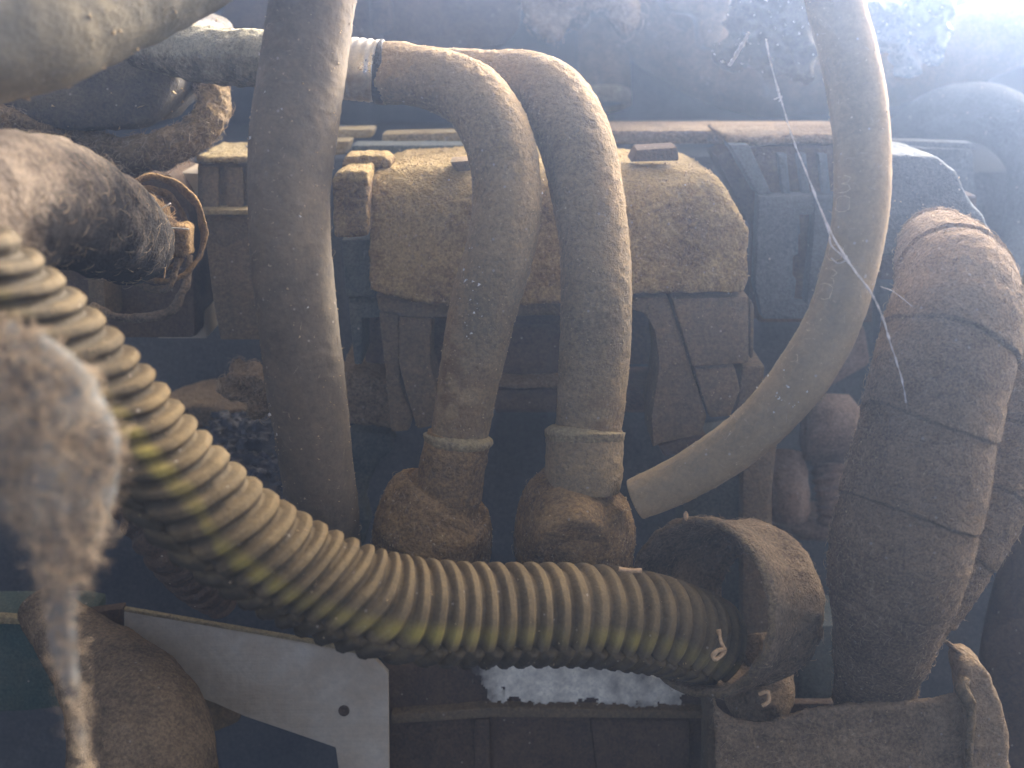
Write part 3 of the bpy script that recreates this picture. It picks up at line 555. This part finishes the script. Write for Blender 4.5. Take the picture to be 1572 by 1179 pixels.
T = thing('left_metal_pipe', 'dust coated metal pipe with a shiny collar bending down to the left fitting', 'pipe', W(760, 300, .29))
p2 = tube('pipe_body', [(590, 113, .296, 90), (640, 117, .294, 90), (685, 128, .292, 97), (728, 152, .290, 104), (757, 195, .288, 106), (774, 250, .287, 106), (778, 320, .287, 106), (766, 390, .288, 106), (748, 450, .290, 105), (732, 520, .292, 100), (717, 600, .295, 92), (702, 690, .299, 87), (697, 716, .30, 86)], 'pipe', T, ns=420, nt=88,
     disp=lambda X, s, t: fbm(X, 520, 7, 3)*.00022, attrs={'dust': lambda X, s, t: (lambda a: .35*np.clip((170-a[1])/60, 0, 1)-.35*blob(a[0], a[1], 735, 480, 30, 90)+.3*blob(a[0], a[1], 680, 640, 40, 60)+.2*blob(a[0], a[1], 690, 480, 14, 100))(pxy(X)), 'stripe': lambda X, s, t: (lambda a: np.clip(.95*blob(a[0], a[1], 700, 620, 70, 90)+.6*blob(a[0], a[1], 790, 500, 30, 90)+.6*blob(a[0], a[1], 690, 520, 22, 90)+.35*np.clip(vn(X, 70, 8), 0, 1)-.15, 0, .9)*np.clip(.6+1.2*fbm(X, 230, 6, 3), 0, 1))(pxy(X))})
scatter(p2, 1100, (.00015, .0005), 'grain', seed=23); scatter(p2, 22, (.0003, .0012), 'grain_w', seed=24, name='pale_grit', region=lambda x, y: blob(x, y, 726, 460, 12, 50))
tube('sleeve', [(570, 110, .297, 84), (584, 111, .297, 90), (606, 112, .296, 93), (622, 113, .2957, 92), (640, 115, .2957, 86)], 'pipe', T, ns=60, nt=80, disp=rub(.00015, 600), attrs={'dust': lambda X, s, t: .3+0*s})
tube('black_band', [(580, 110, .2965, 96), (587, 111, .2965, 97), (592, 111, .2965, 96)], 'blackband', T, ns=12, nt=80)
tube('metal_collar', [(505, 103, .298, 90), (530, 105, .298, 91), (560, 108, .297, 91), (581, 110, .2968, 91)], 'chrome', T, ns=40, nt=88, attrs={'dust': lambda X, s, t: .75*np.clip((pxy(X)[1]-108)/14, 0, 1)}, disp=lambda X, s, t: .00025*(np.sin(s*2600) > .2))  # duller and browner from the collar's middle downwards
tube('rear_section', [(215, 62, .318, 82), (290, 80, .312, 84), (350, 88, .306, 84), (420, 92, .302, 86), (512, 104, .299, 86)], 'pipe_rust', T, ns=140, nt=72, disp=rub(.0004, 330), attrs={'dust': lambda X, s, t: (lambda a: .5*np.clip((90-a[1])/20, 0, 1))(pxy(X))})
def fitting(T, collar, rim, bulb, rimc):
    c = tube('collar', collar, 'brown_crust' if rim else 'pipe', T, ns=90, nt=80, disp=rub(.00025, 420))
    rr = tube('collar_rim', rimc, 'ledge', T, ns=24, nt=80, disp=rub(.00025, 700))
    b = tube('bulb', bulb, 'brown_crust', T, ns=180, nt=96, disp=lambda X, s, t: fbm(X, 130, 6, 2)*.0006+fbm(X, 500, 3, 3)*.00035)
    scatter(b, 500, (.0002, .0007), 'grain', seed=31); scatter(b, 160, (.00005, .00012), 'fibre', mode='fibre', name='lint_fibres', length=(.001, .004), lift=.6)
    return b
fitting(T, [(704, 668, .2985, 98), (700, 690, .299, 101), (694, 720, .30, 101), (688, 760, .302, 104)], True,
  [(688, 738, .302, 100), (683, 752, .303, 120), (672, 770, .304, 158), (667, 792, .306, 180), (664, 820, .309, 187), (662, 850, .313, 184), (660, 900, .32, 165), (660, 930, .325, 100)],
  [(704.5, 665, .2984, 88), (704, 671, .2985, 105), (703.5, 675, .2986, 107), (703, 680, .2988, 101)])
lathe('banjo_face', cpt(668, 845, .296), (-.05, .55, -.8), [(0, .0004), (0, .010), (-.0, .0118), (.001, .0128), (.006, .0130), (.012, .0130)], 'brown_crust', T, rough=.0004)

T = thing('right_metal_pipe', 'dust coated metal pipe curving over and down to the right fitting', 'pipe', W(900, 300, .3))
p3 = tube('pipe_body', [(640, 112, .318, 74), (700, 116, .315, 80), (760, 122, .310, 86), (805, 128, .306, 98), (845, 150, .302, 110), (872, 190, .299, 114), (890, 240, .297, 114), (902, 300, .296, 111), (912, 370, .296, 108), (915, 440, .296, 109), (914, 520, .298, 109), (909, 600, .300, 106), (902, 670, .302, 99), (898, 716, .303, 98)], 'pipe', T, ns=420, nt=88,
     disp=lambda X, s, t: fbm(X, 520, 8, 3)*.00022, attrs={'dust': lambda X, s, t: (lambda a: .35*np.clip((170-a[1])/60, 0, 1)-.22*blob(a[0], a[1], 900, 560, 60, 100)+.3*blob(a[0], a[1], 930, 660, 20, 30))(pxy(X)), 'stripe': lambda X, s, t: (lambda a: np.clip(.9*blob(a[0], a[1], 925, 655, 34, 50)+.3*np.clip(vn(X, 70, 9), 0, 1), 0, .8)*np.clip(.5+1.2*fbm(X, 230, 7, 3), 0, 1))(pxy(X))})
scatter(p3, 1100, (.00015, .0005), 'grain', seed=25)
fitting(T, [(898, 660, .302, 117), (897, 690, .3025, 119), (896, 725, .303, 119), (895, 752, .3035, 112)], False,
  [(893, 735, .304, 100), (888, 748, .305, 128), (884, 764, .306, 158), (882, 790, .308, 178), (881, 820, .310, 184), (881, 850, .313, 182), (881, 900, .32, 160), (881, 930, .325, 100)],
  [(898.5, 655, .302, 100), (898, 662, .302, 122), (898, 668, .302, 123), (898, 676, .302, 117)])
bf = lathe('banjo_face', cpt(878, 838, .292), (-.03, .62, -.76), [(0, .0004), (0, .0085), (-.0006, .0104), (.0, .0116), (.006, .0122), (.013, .0124)], 'brown_crust', T, rough=.0005)
scatter(bf, 90, (.0002, .0006), 'grain', seed=33)

T = thing('right_grey_hose', 'smooth grey hose with raised digits curving down to a cut end on the right', 'hose', W(1310, 250, .275))
g_ctrl = [(1238, -190, .27, 84), (1264, -70, .27, 85), (1286, 20, .27, 86), (1306, 100, .27, 86), (1320, 180, .27, 85), (1324, 270, .27, 84), (1318, 350, .271, 83), (1303, 420, .272, 83), (1276, 500, .274, 84), (1232, 575, .277, 86), (1180, 638, .281, 82), (1120, 690, .286, 78), (1055, 730, .291, 72), (1010, 752, .294, 68), (976, 766, .296, 66)]
h4 = tube('hose_body', g_ctrl, 'hose_grey', T, ns=420, nt=80, disp=lambda X, s, t: fbm(X, 60, 12, 2)*.0002+fbm(X, 520, 14, 3)*.00011, hollow=(.0022, .05),
     attrs={'dust': lambda X, s, t: (lambda a: np.clip(.55*np.sin(-t-.2), -.15, .6)+.15*np.clip((a[1]-600)/120, 0, 1))(pxy(X))})
scatter(h4, 450, (.00015, .0005), 'grain', seed=27); scatter(h4, 16, (.0004, .0009), 'grain_w', seed=28, name='pale_grit', region=lambda x, y: blob(x, y, 1205, 600, 22, 30)+.4*blob(x, y, 1335, 92, 5, 16))
scatter(h4, 200, (.00005, .0001), 'fibre', mode='fibre', name='lint_fibres', length=(.0008, .003), lift=.5)
# raised digits moulded along the hose, turned a quarter turn so they read up the hose
gp, gr, gu = cat(g_ctrl, 600); gt = np.gradient(gp, axis=0); gt /= np.linalg.norm(gt, axis=1)[:, None]
gpx, gpy = pxy(gp)
GL = {'0': [[(0, .3), (.1, 0), (.5, 0), (.9, .0), (1, .3), (1, .7), (.9, 1), (.5, 1), (.1, 1), (0, .7), (0, .3)]],
      '3': [[(0, .1), (.0, .7), (.15, 1), (.4, .85), (.5, .4), (.55, .85), (.85, 1), (1, .7), (1, .1)]],
      'V': [[(0, 1), (.5, 0), (1, 1)]], '1': [[(.5, 0), (.5, 1)]], '5': [[(0, 1), (0, .2), (.45, .15), (.5, .8), (.75, 1), (1, .7), (1, .1)]]}
lv = []; lf = []; nb_ = 0
for ch, yc in (('3', 286), ('0', 316), ('0', 396), ('3', 432), ('0', 455), ('V', 486), ('1', 500), ('3', 520), ('5', 556)):
    i0 = int(np.argmin(np.abs(gpy-yc))); 
    for st in GL[ch]:
        pts = []
        for (gx, gy) in st:
            # gx runs along the hose, gy across it
            s = gu[i0] + (gx-.5)*.0042; k = int(np.clip(np.searchsorted(gu, s), 0, 599)); th = 1.02 - gy*.62
            # negative side of the tube faces left in the photo
            n1 = -gp[k]/np.linalg.norm(gp[k]); n1 = n1-(n1@gt[k])*gt[k]; n1 /= np.linalg.norm(n1); n2 = np.cross(gt[k], n1)
            pts.append(gp[k]+(n1*math.cos(th)-n2*(-math.sin(th)))*(gr[k]+.00010))
        pts = np.array(pts); dense = np.vstack([pts[j]+(pts[j+1]-pts[j])*np.linspace(0, 1, 5, endpoint=False)[:, None] for j in range(len(pts)-1)]+[pts[-1:]])
        tt = np.gradient(dense, axis=0); tt /= np.linalg.norm(tt, axis=1)[:, None]+1e-9; a = np.cross(tt, (0, 0, 1.0)); a /= np.linalg.norm(a, axis=1)[:, None]+1e-9; b = np.cross(tt, a)
        ring = np.stack([dense+(a*math.cos(q_)+b*math.sin(q_))*.00011 for q_ in np.arange(5)*2*math.pi/5], 1); lv.append(ring.reshape(-1, 3)); lf.append(gridfaces(len(dense), 5)+nb_); nb_ += len(dense)*5
mk('raised_digits', toW(np.vstack(lv)), np.vstack(lf), 'grain', T)

# ================================================================== CORRUGATED CONDUIT
T = thing('corrugated_conduit', 'corrugated plastic conduit with a faded yellow stripe sweeping across the front', 'conduit', W(700, 946, .27))
PITCHM = .00525; SL = .80
WS = np.linspace(0, .4, 400); WP = np.cumsum((WS[1]-WS[0])/np.interp(WS, [0, .08, .14], [.0064, .0062, PITCHM]))
cc_ = [(-165, 340, .190, 194), (-84, 396, .196, 192), (-12, 454, .204, 189), (62, 520, .213, 185), (142, 602, .223, 182), (234, 706, .233, 177), (342, 808, .243, 175), (458, 880, .254, 170), (578, 928, .261, 167), (697, 943, .270, 163), (800, 944, .277, 161), (898, 945, .284, 159), (990, 956, .293, 156), (1050, 972, .302, 148), (1085, 985, .310, 142)]
def skew(X, s, t):                                            # rings pushed askew where the conduit was bent by hand
    a = np.interp(pxy(X)[0], [60, 200, 330, 470, 570, 650, 700], [36, 30, 14, 20, 20, 3, 0]); return s + .0155*np.tan(np.radians(a))*np.sin(t)
def corr(s, ph=0.0):
    x = (np.interp(s, WS, WP)+ph) % 1.0; c = .5+.5*np.cos(2*np.pi*x); return np.clip(c*1.45-.16, 0, 1)**.62
def cdisp(X, s, t):
    s = skew(X, s, t)
    low = t > SL
    h = np.where(low, corr(s, .42), corr(s))*.0021 - .0021 + fbm(X, 260, 2, 3)*.00012
    g = np.exp(-((t-SL)/.035)**2); h = h*(1+.22*vn(X, 130, 31))*(1-.2*low) - g*.0032 - .0006*low*(t < 1.6)
    return h
def cstripe(X, s, t):
    s = skew(X, s, t)
    px, _ = pxy(X); c = np.interp(px, [100, 300, 340, 458, 600, 800, 1100], [-.05, 0, .27, .40, .38, .40, .36]); wd = .19
    on = np.clip(1.3-np.abs(t-c)/wd, 0, 1); wear = np.clip(.75+.6*vn(X, 120, 4), .15, 1)
    fade = np.interp(px, [60, 180, 230, 300, 460, 700, 860, 930, 1000, 1100], [.15, .4, .9, .9, .5, .8, .4, .65, .7, .3])
    return on*wear*fade*(.45+.55*corr(s))
cd = tube('conduit_wall', cc_, 'conduit', T, ns=1100, nt=150, disp=cdisp, attrs={'stripe': cstripe, 'dust': lambda X, s, t: (.42+.3*vn(X, 90, 21))*corr(skew(X, s, t))-.34+.18*np.clip(-t, -.3, 1.2)-np.interp(pxy(X)[0], [0, 110, 300, 600], [.8, .6, .25, 0])}, caps=(True, False))  # overlit left end darkened as painted shade; ribs set paler than valleys
scatter(cd, 260, (.0002, .0006), 'grain', seed=41)
T = thing('yellow_straw_piece', 'short orange straw fragment lying on the upper edge of the conduit', 'straw', W(970, 875, .265))
strand('stalk', [(950, 873, .2685), (968, 876, .268), (985, 876, .268)], 'straw', T, r=.0006, nt=8, ns=20, wob=.0002)
T = thing('bent_straw_piece', 'bent straw fragment stuck in the mouth of the rubber boot', 'straw', W(1108, 990, .285))
strand('stalk', [(1103, 966, .282), (1107, 985, .281), (1112, 1000, .280), (1100, 1012, .279), (1094, 1008, .279), (1100, 1000, .279), (1115, 996, .279)], 'straw', T, r=.0006, nt=8, ns=50, wob=.0002)
T = thing('curled_husk', 'small curled orange husk on the lower side of the rubber boot', 'husk', W(1176, 1072, .29))
strand('husk_body', [(1165, 1066, .287), (1178, 1062, .286), (1180, 1076, .286), (1170, 1084, .286)], 'straw', T, r=.0006, nt=8, ns=30)
T = thing('orange_seed', 'tiny orange seed on the upper rim of the rubber boot', 'seed', W(1053, 790, .285))
tube('seed_body', [(1053, 785, .289, 2), (1053, 789, .289, 7), (1053, 794, .289, 7), (1054, 799, .29, 2)], 'straw', T, ns=14, nt=12)
T = thing('pale_seed', 'tiny pale seed stuck on the face of the rubber boot', 'seed', W(1182, 993, .28))
tube('seed_body', [(1174, 996, .287, 2), (1179, 994, .286, 7), (1185, 992, .286, 8), (1190, 992, .286, 2)], 'grain_w', T, ns=14, nt=12)

# ================================================================== TAPE WRAPPED HARNESS
T = thing('wrapped_harness', 'fat wiring harness wrapped in dusty cloth tape on the right', 'wiring harness', W(1430, 650, .28))
def lap(period, skew, amt):
    def f(X, s, t):
        x = ((s+skew*np.sin(t+.6)*.5+.004*vn(X, 40, 9))/period) % 1.0
        return amt*(x**.7) - amt*.9*np.exp(-((x-.0)/.03)**2) + fbm(X, 70, 3, 2)*.0005 + fbm(X, 480, 5, 3)*.00034
    return f
wb = tube('tape_wrap', [(1432, 358, .338, 70), (1438, 374, .318, 104), (1448, 396, .302, 136), (1464, 430, .29, 168), (1466, 480, .285, 190), (1452, 540, .282, 198), (1436, 600, .281, 196), (1424, 660, .281, 196), (1410, 720, .281, 198), (1396, 780, .282, 204), (1382, 840, .283, 206), (1370, 900, .285, 186), (1360, 960, .291, 156), (1350, 1010, .300, 128), (1343, 1060, .309, 114), (1339, 1120, .317, 108), (1336, 1200, .322, 104)], 'cloth', T, ns=520, nt=130,
     disp=lap(.0255, .003, .0007), attrs={'dust': lambda X, s, t: (lambda a: .3*blob(a[0], a[1], 1470, 440, 80, 60)-.12)(pxy(X))})
scatter(wb, 2200, (.00005, .00012), 'fibre', mode='fibre', name='lint_fibres', length=(.001, .004), lift=.6)
scatter(wb, 700, (.00015, .0006), 'grain', seed=44)
T = thing('wrapped_branch', 'thinner tape wrapped branch hugging the right side of the fat harness', 'wiring harness', W(1530, 700, .29))
br = tube('tape_wrap', [(1640, 380, .32, 84), (1605, 500, .31, 86), (1578, 600, .303, 90), (1556, 690, .299, 92), (1528, 770, .297, 92), (1492, 840, .296, 88), (1452, 905, .297, 80), (1416, 960, .30, 70), (1390, 1010, .305, 60)], 'cloth', T, ns=320, nt=80, disp=lap(.022, .003, .0006))
scatter(br, 700, (.00005, .00012), 'fibre', mode='fibre', name='lint_fibres', length=(.001, .004), lift=.6)
scatter(br, 220, (.00015, .0006), 'grain', seed=45)
T = thing('dark_lower_tube', 'dark tube in shadow behind the trough at the right edge', 'pipe', W(1560, 950, .36))
tube('tube_body', [(1640, 780, .37, 120), (1600, 900, .37, 130), (1570, 1050, .37, 130), (1560, 1250, .37, 130)], 'dark_plastic', T, ns=80, nt=48)

# ================================================================== SPIDER THREAD, FOREGROUND LINT
T = thing('spider_thread', 'pale spider thread slanting down across the right grey hose', 'cobweb', W(1240, 270, .25))
th_ = [(1176, 60, .262), (1184, 100, .26), (1198, 150, .258), (1218, 215, .256), (1240, 270, .254), (1256, 312, .252), (1280, 365, .25), (1308, 410, .249), (1335, 446, .249), (1352, 480, .25), (1368, 530, .254), (1384, 580, .258), (1391, 618, .262)]
strand('main_thread', th_, 'web', T, r=.00022, nt=6, ns=140, wob=.00022)
strand('side_thread', [(1256, 312, .2525), (1272, 356, .2505), (1276, 376, .2495), (1292, 392, .249), (1308, 410, .249)], 'web', T, r=.00014, nt=5, ns=50, wob=.0001)
strand('side_thread', [(1196, 156, .258), (1200, 148, .258), (1190, 152, .257), (1188, 152, .257)], 'web', T, r=.00015, nt=5, ns=20)
strand('side_thread', [(1276, 396, .2495), (1286, 404, .249), (1298, 400, .249), (1300, 392, .249)], 'web', T, r=.00010, nt=5, ns=20)
strand('side_thread', [(1352, 440, .262), (1372, 448, .265), (1400, 470, .268)], 'web', T, r=.00007, nt=5, ns=20)
strand('side_thread', [(1150, 50, .262), (1140, 68, .264), (1126, 90, .268), (1120, 100, .27)], 'web', T, r=.0005, nt=6, ns=30, wob=.0004)
T = thing('hanging_lint', 'big blurred grey lint web tapering to a strand in the left foreground', 'cobweb', W(95, 700, .16))
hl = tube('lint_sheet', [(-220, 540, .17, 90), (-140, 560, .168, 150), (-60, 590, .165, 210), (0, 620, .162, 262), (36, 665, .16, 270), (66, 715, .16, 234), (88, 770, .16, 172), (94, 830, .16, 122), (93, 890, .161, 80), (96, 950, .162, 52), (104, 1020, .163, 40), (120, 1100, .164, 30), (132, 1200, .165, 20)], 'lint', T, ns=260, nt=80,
     disp=lambda X, s, t: fbm(X*np.array((1, .3, .6)), 150, 4, 3)*np.interp(s, [0, .08, .11], [.0018, .0016, .0007]), flat=.2, attrs={'dust': lambda X, s, t: np.interp(pxy(X)[1], [480, 560, 700, 800], [-.7, -.4, .1, .3])})  # overlit lint top darkened in colour as painted shade
scatter(hl, 2600, (.00004, .00009), 'fibre', mode='fibre', name='lint_fibres', length=(.003, .009), lift=.9)
T = thing('blurred_far_clutter', 'dark blurred ribbed tube standing in for the conduit lower lip at the left', 'hose', W(230, 850, .3))
tube('hose_body', [(120, 640, .30, 60), (190, 740, .30, 70), (250, 830, .30, 72), (300, 890, .315, 64), (340, 925, .33, 44)], 'dark_plastic', T, ns=240, nt=40, disp=lambda X, s, t: corr(s)*.001)  # ribbed tube standing in for the split conduit's lower lip

# ================================================================== HAZE ADDED FOR LENS GLARE
hz = slab('haze', -.80, .80, -.12, .80, -.47, 1.16, None, 'stuff')  # added scattering volume imitating lens veiling glare, not haze in the bay
hm = bpy.data.materials.new('haze'); hm.use_nodes = True; nt = hm.node_tree; nt.nodes.clear()
v = nt.nodes.new('ShaderNodeVolumePrincipled'); out = nt.nodes.new('ShaderNodeOutputMaterial'); nt.links.new(v.outputs[0], out.inputs['Volume'])
v.inputs['Color'].default_value = (.44, .60, .90, 1); v.inputs['Density'].default_value = HAZE_DENSITY; v.inputs['Anisotropy'].default_value = HAZE_G
hz.data.materials.append(hm)
for o in bpy.data.objects:
    if '_r' in o: del o['_r']
